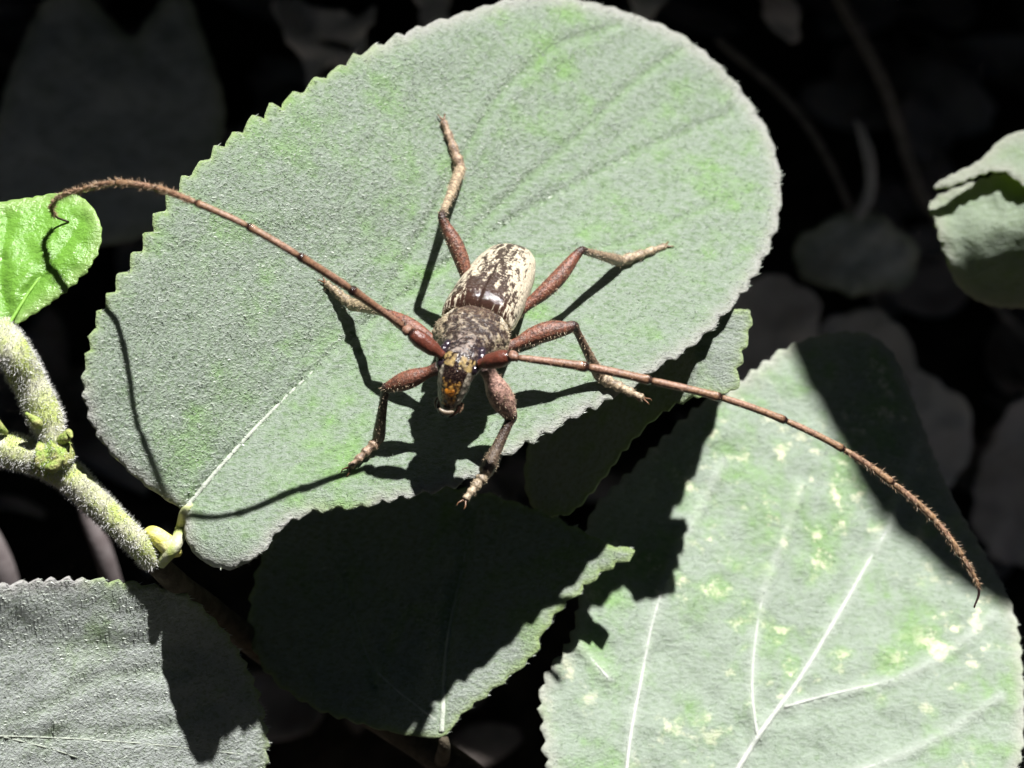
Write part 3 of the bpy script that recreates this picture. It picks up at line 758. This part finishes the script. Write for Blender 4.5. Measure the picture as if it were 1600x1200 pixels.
def leg(pts, cols):
    """pts: (px, py, s or depth, radius in px); cols: (t, colour) along the leg"""
    q = np.array([list(H(a, b, s)) + [r / 100] for a, b, s, r in pts])
    n = 90; c = catmull(q, n)
    rr = np.maximum(c[:, 3], .012)
    v, f, t, an = loft(c[:, :3], rr, nseg=14)
    d = np.r_[0, np.cumsum(np.linalg.norm(np.diff(q[:, :3], axis=0), axis=1))]; d /= d[-1]
    cc = np.stack([np.interp(t, [d[int(k)] + (d[min(int(k) + 1, len(d) - 1)] - d[int(k)]) * (k - int(k)) for k, _ in cols], [x[j] for _, x in cols]) for j in range(3)], 1)
    add_part(v, f, cc, np.full(len(v), .45))
DK = (.045, .018, .014)
# coxa, femur start, femur belly, knee, knee bend, tibia mid, tibia end, tarsal lobes ..., tip
def tarsus(p0, p1, s0, s1, r, n=4):
    out = []
    for i in range(n):
        for fr_, k in ((0.05, .78), (.55, .95), (.85, 1.05)):
            u = (i + fr_) / n
            out.append((p0[0] + (p1[0] - p0[0]) * u, p0[1] + (p1[1] - p0[1]) * u, s0 + (s1 - s0) * u, r * k * (1 - .12 * i)))
    out.append((p1[0], p1[1], s1, r * .35))
    return out
def make_leg(cox, knee, ank, tip, sc, sk, sa, rf, rt, rta, hue=RED, tibc=None, tarc=PALE, bulge=(0, 0), tip_s=3):
    cx, cy = cox; kx, ky = knee; ax, ay = ank
    L = lambda u, bx=0, by=0: (cx + (kx - cx) * u + bx, cy + (ky - cy) * u + by)
    pts = [(*cox, sc, rf * .75), (*L(.2), sc + (sk - sc) * .2, rf * .62), (*L(.45, *bulge), sc + (sk - sc) * .45, rf * .95), (*L(.68, *bulge), sc + (sk - sc) * .68, rf), (*L(.9), sc + (sk - sc) * .9, rf * .68), (*knee, sk, rf * .5),
           (kx + (ax - kx) * .12, ky + (ay - ky) * .12, sk + (sa - sk) * .12, rt * .8), (kx + (ax - kx) * .5, ky + (ay - ky) * .5, sk + (sa - sk) * .5, rt * .95), (kx + (ax - kx) * .92, ky + (ay - ky) * .92, sk + (sa - sk) * .92, rt * 1.25)]
    pts += tarsus(ank, tip, sa, tip_s, rta)
    tb = tibc or lerp(hue, PALE, .35)
    leg(pts, [(0, DARK), (1, hue), (3, lerp(hue, PINK, .25)), (4, hue), (4.8, DK), (5.4, DK), (6, tb), (8, lerp(tb, PALE, .4)), (9, tarc), (len(pts) - 2, tarc), (len(pts) - 1, lerp(tarc, DK, .6))])
make_leg((686, 575), (602, 607), (591, 688), (546, 731), 128, 97, 14, 14.5, 8, 9, RED, DK, lerp(PINK, PALE, .5), tip_s=4)             # front; tibiae painted dark, as they stand in shade
make_leg((758, 572), (799, 652), (757, 742), (726, 782), 140, 62, 18, 19, 9.5, 10, lerp(RED, (.85, .52, .42), .9), DK, lerp(PALE, CREAM, .4), tip_s=10)  # tibia painted dark here too, shade put into its colour
make_leg((692, 540), (604, 489), (546, 474), (508, 441), 105, 112, 26, 13, 8.5, 10, RED, lerp(PALE, (.3, .3, .12), .4), lerp(PALE, (.2, .18, .08), .4), tip_s=5)   # middle
make_leg((784, 545), (897, 509), (938, 590), (1006, 623), 100, 114, 12, 15.5, 7.5, 10, RED, lerp(BR, PALE, .2), PALE, bulge=(0, -4), tip_s=3)
make_leg((742, 470), (690, 338), (720, 263), (692, 187), 70, 150, 12, 12.5, 7.5, 9.5, lerp(RED, PINK, .15), PALE, lerp(PALE, PINK, .4), bulge=(4, 0), tip_s=4)           # hind
make_leg((795, 505), (909, 391), (970, 408), (1041, 384), 62, 108, 12, 12.5, 7.5, 9, RED, lerp(BR, PALE, .5), PALE, bulge=(3, 3), tip_s=3)

V = np.concatenate(srcV); Cc = np.concatenate(srcC); G = np.concatenate(srcG)
me = bpy.data.meshes.new('tmp'); me.from_pydata([tuple(x) for x in V], [], srcF); me.update()
tmp = bpy.data.objects.new('tmp', me); col.objects.link(tmp)
md = tmp.modifiers.new('r', 'REMESH'); md.mode = 'VOXEL'; md.voxel_size = .0145; md.use_smooth_shade = True
sm = tmp.modifiers.new('s', 'SMOOTH'); sm.factor = .5; sm.iterations = 2
dg = bpy.context.evaluated_depsgraph_get()
me2 = bpy.data.meshes.new_from_object(tmp.evaluated_get(dg))
bv = np.empty(len(me2.vertices) * 3); me2.vertices.foreach_get('co', bv); bv = bv.reshape(-1, 3)
bf = [tuple(p.vertices) for p in me2.polygons]
bpy.data.objects.remove(tmp); bpy.data.meshes.remove(me); bpy.data.meshes.remove(me2)
kd = kdtree.KDTree(len(V))
for i, x in enumerate(V): kd.insert(x, i)
kd.balance()
bc = np.zeros((len(bv), 3)); bg = np.zeros(len(bv))
for i, x in enumerate(bv):
    ws2 = 0
    for co, j, d in kd.find_n(x, 2):
        k = 1 / (d * d + 1e-6); bc[i] += Cc[j] * k; bg[i] += G[j] * k; ws2 += k
    bc[i] /= ws2; bg[i] /= ws2

def beetle_mat():
    m, t, b, v = new_mat('beetle cuticle')
    c = mix(t, 1.0, attr(t, 'col', 'Color'), (.54, .54, .54, 1), 'MULTIPLY'); n1 = nz(t, v, 16, 4, .65); n2 = nz(t, v, 42, 3, .6)
    c = mix(t, ramp(t, n1, .38, .60, .7, 0), c, (.022, .011, .009), 'MIX')
    c = mix(t, ramp(t, n2, .55, .68, 0, .4), c, (.30, .21, .15))
    t.links.new(c, b.inputs['Base Color'])
    t.links.new(ramp(t, attr(t, 'gloss'), 0, 1, .75, .12), b.inputs['Roughness'])
    b.inputs['Specular IOR Level'].default_value = .55
    bump(t, b, nz(t, v, 26, 3, .6), .55, .035)
    return m
M['cuticle'] = beetle_mat()
beetle = mesh('beetle', bv, bf, M['cuticle'], None, {'gloss': bg}, {'col': bc})
props(beetle, 'mottled brown longhorn beetle with very long antennae standing on the big leaf', 'beetle')
M['hair_tan'] = plain_mat('tan hair', (.32, .24, .15), (.40, .32, .22), 9, .5, .4, 0)
hd = H(706, 600, 150)
hv, hf = hairs(bv, bf, 9000, .055, .0085, np.array([0, -.3, 0]), 9, droop=.5, keep=lambda c, n: (np.linalg.norm(c - hd, axis=1) > .75) * 1.0)
props(mesh('hair', hv, hf, M['hair_tan'], beetle, smooth=False), kind='stuff')

# elytra
def elytra_mat():
    m, t, b, v = new_mat('wing case')
    tl = attr(t, 'along'); ac = attr(t, 'across')
    cv = t.nodes.new('ShaderNodeCombineXYZ'); sd = math_(t, 'MULTIPLY', attr(t, 'side'), 7.0)
    t.links.new(math_(t, 'MULTIPLY', ac, 9.0), cv.inputs[0]); t.links.new(math_(t, 'MULTIPLY', tl, 12.0), cv.inputs[1]); t.links.new(sd, cv.inputs[2])
    n = nz(t, cv.outputs[0], 1.0, 5, .7, (1.25, .7, 1)); n2 = nz(t, v, 15, 4, .6)
    f = math_(t, 'ADD', math_(t, 'MULTIPLY', n, .72), math_(t, 'MULTIPLY', n2, .28))
    # more cream to the sides and rear, brown along the seam and at the base
    f = math_(t, 'ADD', f, math_(t, 'MULTIPLY', math_(t, 'SUBTRACT', ac, .42), .24))
    f = math_(t, 'ADD', f, math_(t, 'MULTIPLY', ramp(t, tl, .03, .40, -.075, .02), 1.0))
    k = ramp(t, f, .42, .52)
    brown = mix(t, n2, (.018, .009, .007), (.055, .028, .020))
    c = mix(t, k, brown, mix(t, n2, (.36, .31, .22), (.56, .50, .39)))
    c = mix(t, ramp(t, ac, .88, .95), c, (.42, .38, .24))
    t.links.new(c, b.inputs['Base Color'])
    t.links.new(math_(t, 'MULTIPLY', ramp(t, k, 0, 1, .38, .65), ramp(t, tl, .03, .16, .22, 1)), b.inputs['Roughness'])
    b.inputs['Specular IOR Level'].default_value = .5
    bump(t, b, math_(t, 'MULTIPLY', n2, ramp(t, tl, .02, .16, .3, 1)), .8, .06)
    return m
M['elytra'] = elytra_mat()
ts = np.r_[0, .015, .04, np.linspace(.08, .9, 44), .93, .955, .975, .99, 1]
ea = prof(ts, [0, .03, .1, .3, .5, .7, .85, .93, .98, 1], [.54, .565, .57, .555, .53, .48, .40, .30, .17, .04])
eh = prof(ts, [0, .015, .04, .09, .3, .5, .7, .85, .95, 1], [.20, .30, .38, .43, .45, .41, .34, .26, .15, .03])
for sgn in (-1, 1):
    rows = []
    na = 34
    for i, t_ in enumerate(ts):
        c = C0 + AX * (BLEN * 1.03 * t_ - .02)
        for j in range(na):
            u = j / (na - 1); th = u * R(105)
            x = ea[i] * math.sin(th) ** .92; z = eh[i] * (math.cos(th) if th < math.pi / 2 else math.cos(th) * .8)
            if u > .93: x += .018 * (u - .93) / .07
            rows.append((c + LT * sgn * (x + .003) + NN * z, t_, u))
    top = np.array([r[0] for r in rows]); al = np.array([r[1] for r in rows]); ac = np.array([r[2] for r in rows])
    ctr = np.array([C0 + AX * (BLEN * t_) - NN * .1 for t_ in ts]).repeat(na, 0)
    inn = top + (ctr - top) / np.linalg.norm(ctr - top, axis=1)[:, None] * .035
    f = []; m_ = len(top); n_ = len(ts)
    for i in range(n_ - 1):
        for j in range(na - 1):
            a = i * na + j; q = (a, a + 1, a + na + 1, a + na)
            if sgn < 0: q = q[::-1]
            f.append(q); f.append(tuple(x + m_ for x in q[::-1]))
    per = [j for j in range(na)] + [i * na + na - 1 for i in range(1, n_)] + [(n_ - 1) * na + j for j in range(na - 2, -1, -1)] + [i * na for i in range(n_ - 2, 0, -1)]
    for a, b in zip(per, per[1:] + per[:1]):
        q = (b, a, a + m_, b + m_); f.append(q if sgn > 0 else q[::-1])
    mesh('wing_case', np.concatenate([top, inn]), f, M['elytra'], beetle, {'along': np.r_[al, al], 'across': np.r_[ac, ac], 'side': np.full(2 * m_, float(sgn))})

# paired claws on each foot
M['claw'] = plain_mat('claw', (.10, .05, .025), (.16, .08, .04), 9, .3, .5, .2)
for (tx, ty, ts_), (bx, by, bs_) in (((546, 731, 4), (556, 721, 6)), ((726, 782, 10), (733, 772, 11)), ((508, 441, 5), (516, 448, 8)), ((1006, 623, 3), (994, 618, 4)), ((692, 187, 4), (695, 198, 5)), ((1041, 384, 3), (1030, 388, 4))):
    tip, bs2 = H(tx, ty, ts_), H(bx, by, bs_); dr = unit(tip - bs2); sdv = unit(np.cross(dr, -LQ))
    for sg in (-1, 1):
        pth = catmull(np.array([tip - dr * .02, tip + dr * .04 + sdv * sg * .04, tip + dr * .09 + sdv * sg * .065, tip + dr * .12 + sdv * sg * .06 + LQ * .03]), 10)
        v, f = loft(pth, np.linspace(.022, .006, 10), nseg=7)[:2]; mesh('claw', v, f, M['claw'], beetle)

# eyes
M['eye'] = plain_mat('eye', (.012, .008, .012), (.03, .02, .03), 12, .15, .6, .2)
def blob(c, ax, ra, rb, rc, nring=16, nseg=18):
    """ellipsoid along ax with half length rc; ra sideways (LT), rb the third way"""
    z = np.sin(np.linspace(-math.pi / 2 * .97, math.pi / 2 * .97, nring)); r = np.sqrt(1 - z * z)
    return loft(np.array([c + ax * rc * q for q in z]), ra * r, rb * r, side=LT, nseg=nseg)[:2]
for sd in (-1, 1):
    parts = []
    for u, side, r in ((.22, .80, .085), (.28, .90, .095), (.36, .93, .10), (.43, .88, .08)):      # notched eye, curved round the antenna socket
        c, fd, tg = face_point(u, .8, side * sd)
        parts.append(blob(c + LT * sd * .02, tg, r * .8, r, r * 1.1))
    v, f = join(parts)
    mesh('eye', v, f, M['eye'], beetle)
M['labrum'] = plain_mat('orange labrum', (.40, .15, .015), (.06, .02, .006), 16, .18, .6, .3, 3)
M['lip'] = plain_mat('pale lip', (.24, .19, .135), (.14, .10, .065), 9, .3, .5, .3, 3)
M['palp'] = plain_mat('palp', (.10, .06, .035), (.16, .10, .06), 9, .35, .5, .3, 3)
M['jaw'] = plain_mat('dark jaw', (.02, .01, .008), (.05, .02, .012), 9, .15, .6, .3, 3)
c, fd, tg = face_point(.71, .96); v, f = blob(c, tg, .085, .026, .075); mesh('labrum', v, f, M['labrum'], beetle)
c, fd, tg = face_point(.92, 1.25); v, f = blob(c, LT, .05, .05, .15) if False else loft(np.array([c + LT * .115 * q + tg * .045 * (1 - q * q) for q in np.linspace(-1, 1, 14)]), (.042) * np.sqrt(1.05 - np.linspace(-1, 1, 14) ** 2), nseg=12)[:2]
mesh('lip', v, f, M['lip'], beetle)
for sd in (-1, 1):
    c, fd, tg = face_point(.86, .5, .75 * sd); pth = np.array([c, c + tg * .08 + LT * sd * .03, c + tg * .17 - LT * sd * .02 + fd * .03, c + tg * .22 - LT * sd * .09 + fd * .05])
    pth = catmull(pth, 14); v, f = loft(pth, np.linspace(.045, .010, 14), nseg=10)[:2]; mesh('mandible', v, f, M['jaw'], beetle)
    c, fd, tg = face_point(.84, .1, .9 * sd); pth = catmull(np.array([c, c + LT * sd * .04 + tg * .05, c + LT * sd * .04 + tg * .12 + fd * .02, c + LT * sd * .0 + tg * .18 + fd * .04]), 16)
    v, f = loft(pth,   .02 * np.interp(np.linspace(0, 1, 16), [0, .3, .36, .64, .7, .95, 1], [.8, 1.1, .7, 1.1, .7, 1.2, .5]), nseg=8)[:2]; mesh('palp', v, f, M['palp'], beetle)

# antennae
def ant_mat():
    m, t, b, v = new_mat('antenna')
    c = mix(t, 1.0, attr(t, 'col', 'Color'), (.6, .57, .55, 1), 'MULTIPLY'); n1 = nz(t, v, 22, 4, .6)
    c = mix(t, ramp(t, n1, .38, .6, .5, 0), c, (.05, .02, .015))
    t.links.new(c, b.inputs['Base Color'])
    t.links.new(ramp(t, attr(t, 'gloss'), 0, 1, .6, .12), b.inputs['Roughness'])
    b.inputs['Specular IOR Level'].default_value = .5
    bump(t, b, n1, .5, .03)
    return m
M['antenna'] = ant_mat()
A_RED = (.20, .06, .038); A_BR = (.33, .17, .11); A_TAN = (.46, .30, .17)
def antenna(joints, hair_from, label):
    """joints: (px, py, depth, radius px) at each joint, first the socket; each segment is a sub-part"""
    q = np.array([list(P(a, b, w)) + [r * 1.06 / 100] for a, b, w, r in joints])
    full = catmull(q, (len(q) - 1) * 24 + 1)
    # index of joints on the resampled curve
    idx = [int(np.argmin(np.linalg.norm(full[:, :3] - p[:3], axis=1))) for p in q]
    root = None
    for k in range(len(q) - 1):
        a, b = idx[k], idx[k + 1]
        if b - a < 3: continue
        seg = catmull(full[a:b + 1], 22)
        t = np.linspace(0, 1, 22)
        if k == 0: rr = seg[:, 3] * np.interp(t, [0, .12, .3, .7, .92, 1], [.55, .62, 1.0, 1.18, .95, .55])
        else: rr = seg[:, 3] * np.interp(t, [0, .04, .12, .8, .92, .97, 1], [.7, .8, .86, .95, 1.12, 1.1, .7])
        v, f, tv, an = loft(seg[:, :3], rr, nseg=14)
        base = A_RED if k == 0 else lerp(A_BR, A_TAN, min(1, k / 8))
        last = k == len(q) - 2
        cc = [DARK if (tt > .93 and k < 8) or last else lerp(base, (.5, .3, .22), .5 * (.1 < tt < .5) * (k > 0)) for tt in tv]
        gg = np.where(tv > .9, .95, .35 if k else .6)
        parts = [(v, f)]
        nh = 0
        if k >= hair_from and not last: nh = 260
        elif k >= 2 and not last: nh = 46
        if nh:
            tdir = unit(seg[-1, :3] - seg[0, :3])
            hv, hf = hairs(v, f, nh, .085 if k >= hair_from else .06, .012, tdir * .9, 100 + k, droop=.3)
            parts.append((hv, hf)); cc += [lerp(A_TAN, CREAM, .3)] * len(hv); gg = np.r_[gg, np.full(len(hv), .3)]
        v, f = join(parts)
        if root is None:
            root = mesh('antenna', v, f, M['antenna'], beetle, {'gloss': gg}, {'col': np.array(cc)}); root['label'] = label
        else:
            mesh('antenna_segment', v, f, M['antenna'], root, {'gloss': gg}, {'col': np.array(cc)})
    return root
def ysh(px, py, s): return float(w_young(px - .27 * s, py + .96 * s)) + .61 * s / 100
bl_w = shadow_w(690, 556, 190)
w_end = float(w_young(107, 347)) + .04
left = [(692, 556, bl_w, 11.5), (640, 519, shadow_w(640, 519, 222), 10), (628, 509, shadow_w(628, 509, 228), 6), (546, 451, shadow_w(546, 451, 325), 7), (465, 399, shadow_w(465, 399, 415), 6)]
wl = left[-1][2]
left += [(384, 352, wl + .10, 5.5), (304, 316, wl + .03, 5.2), (243, 294, wl * .8 + w_end * .2 - .02, 5.2), (182, 286, ysh(182, 286, 190) + .15, 5), (130, 296, ysh(130, 296, 150), 4.4), (98, 305, ysh(98, 305, 112), 3.4), (81, 322, ysh(81, 322, 66), 2.6), (87, 338, ysh(87, 338, 26), 2.0), (108, 347, w_end, 1.4)]
antenna(left, 6, 'antenna whose thin tip curls onto the lime-green leaf')
wr = shadow_w(748, 568, 185)
right = [(748, 569, wr, 11.5), (798, 557, shadow_w(798, 557, 205), 10), (810, 559, shadow_w(810, 559, 207), 6), (920, 574, wr + .15, 7.2), (1018, 595, wr + .05, 6.5), (1129, 622, wr - .1, 6), (1229, 658, wr - .3, 5.5), (1321, 704, wr - .5, 5.2),
         (1396, 756, wr - .7, 5.5), (1460, 812, wr - .9, 5.2), (1503, 870, wr - 1.0, 4.6), (1529, 918, wr - 1.1, 2.6), (1522, 950, wr - 1.1, 1.2)]
antenna(right, 7, 'antenna stretched out over the flecked leaf')

# the out-of-frame leaf whose shadow lies across the flecked leaf
leaf('leaf', T3, w_t3, M['leaf_low'], twig, h=16, tooth=30, undul=.05, seed=35)
print('wmain beetle', w_main(750, 500), 'wr0', wr0, 'wc', wc0, wc1, CU, 'bl', wb0, 'ant', bl_w, wl, w_end, 'AX', AX, 'NN', NN, BLEN, 'main top', w_main(900, 0), w_main(1200, 300), w_main(150,600))
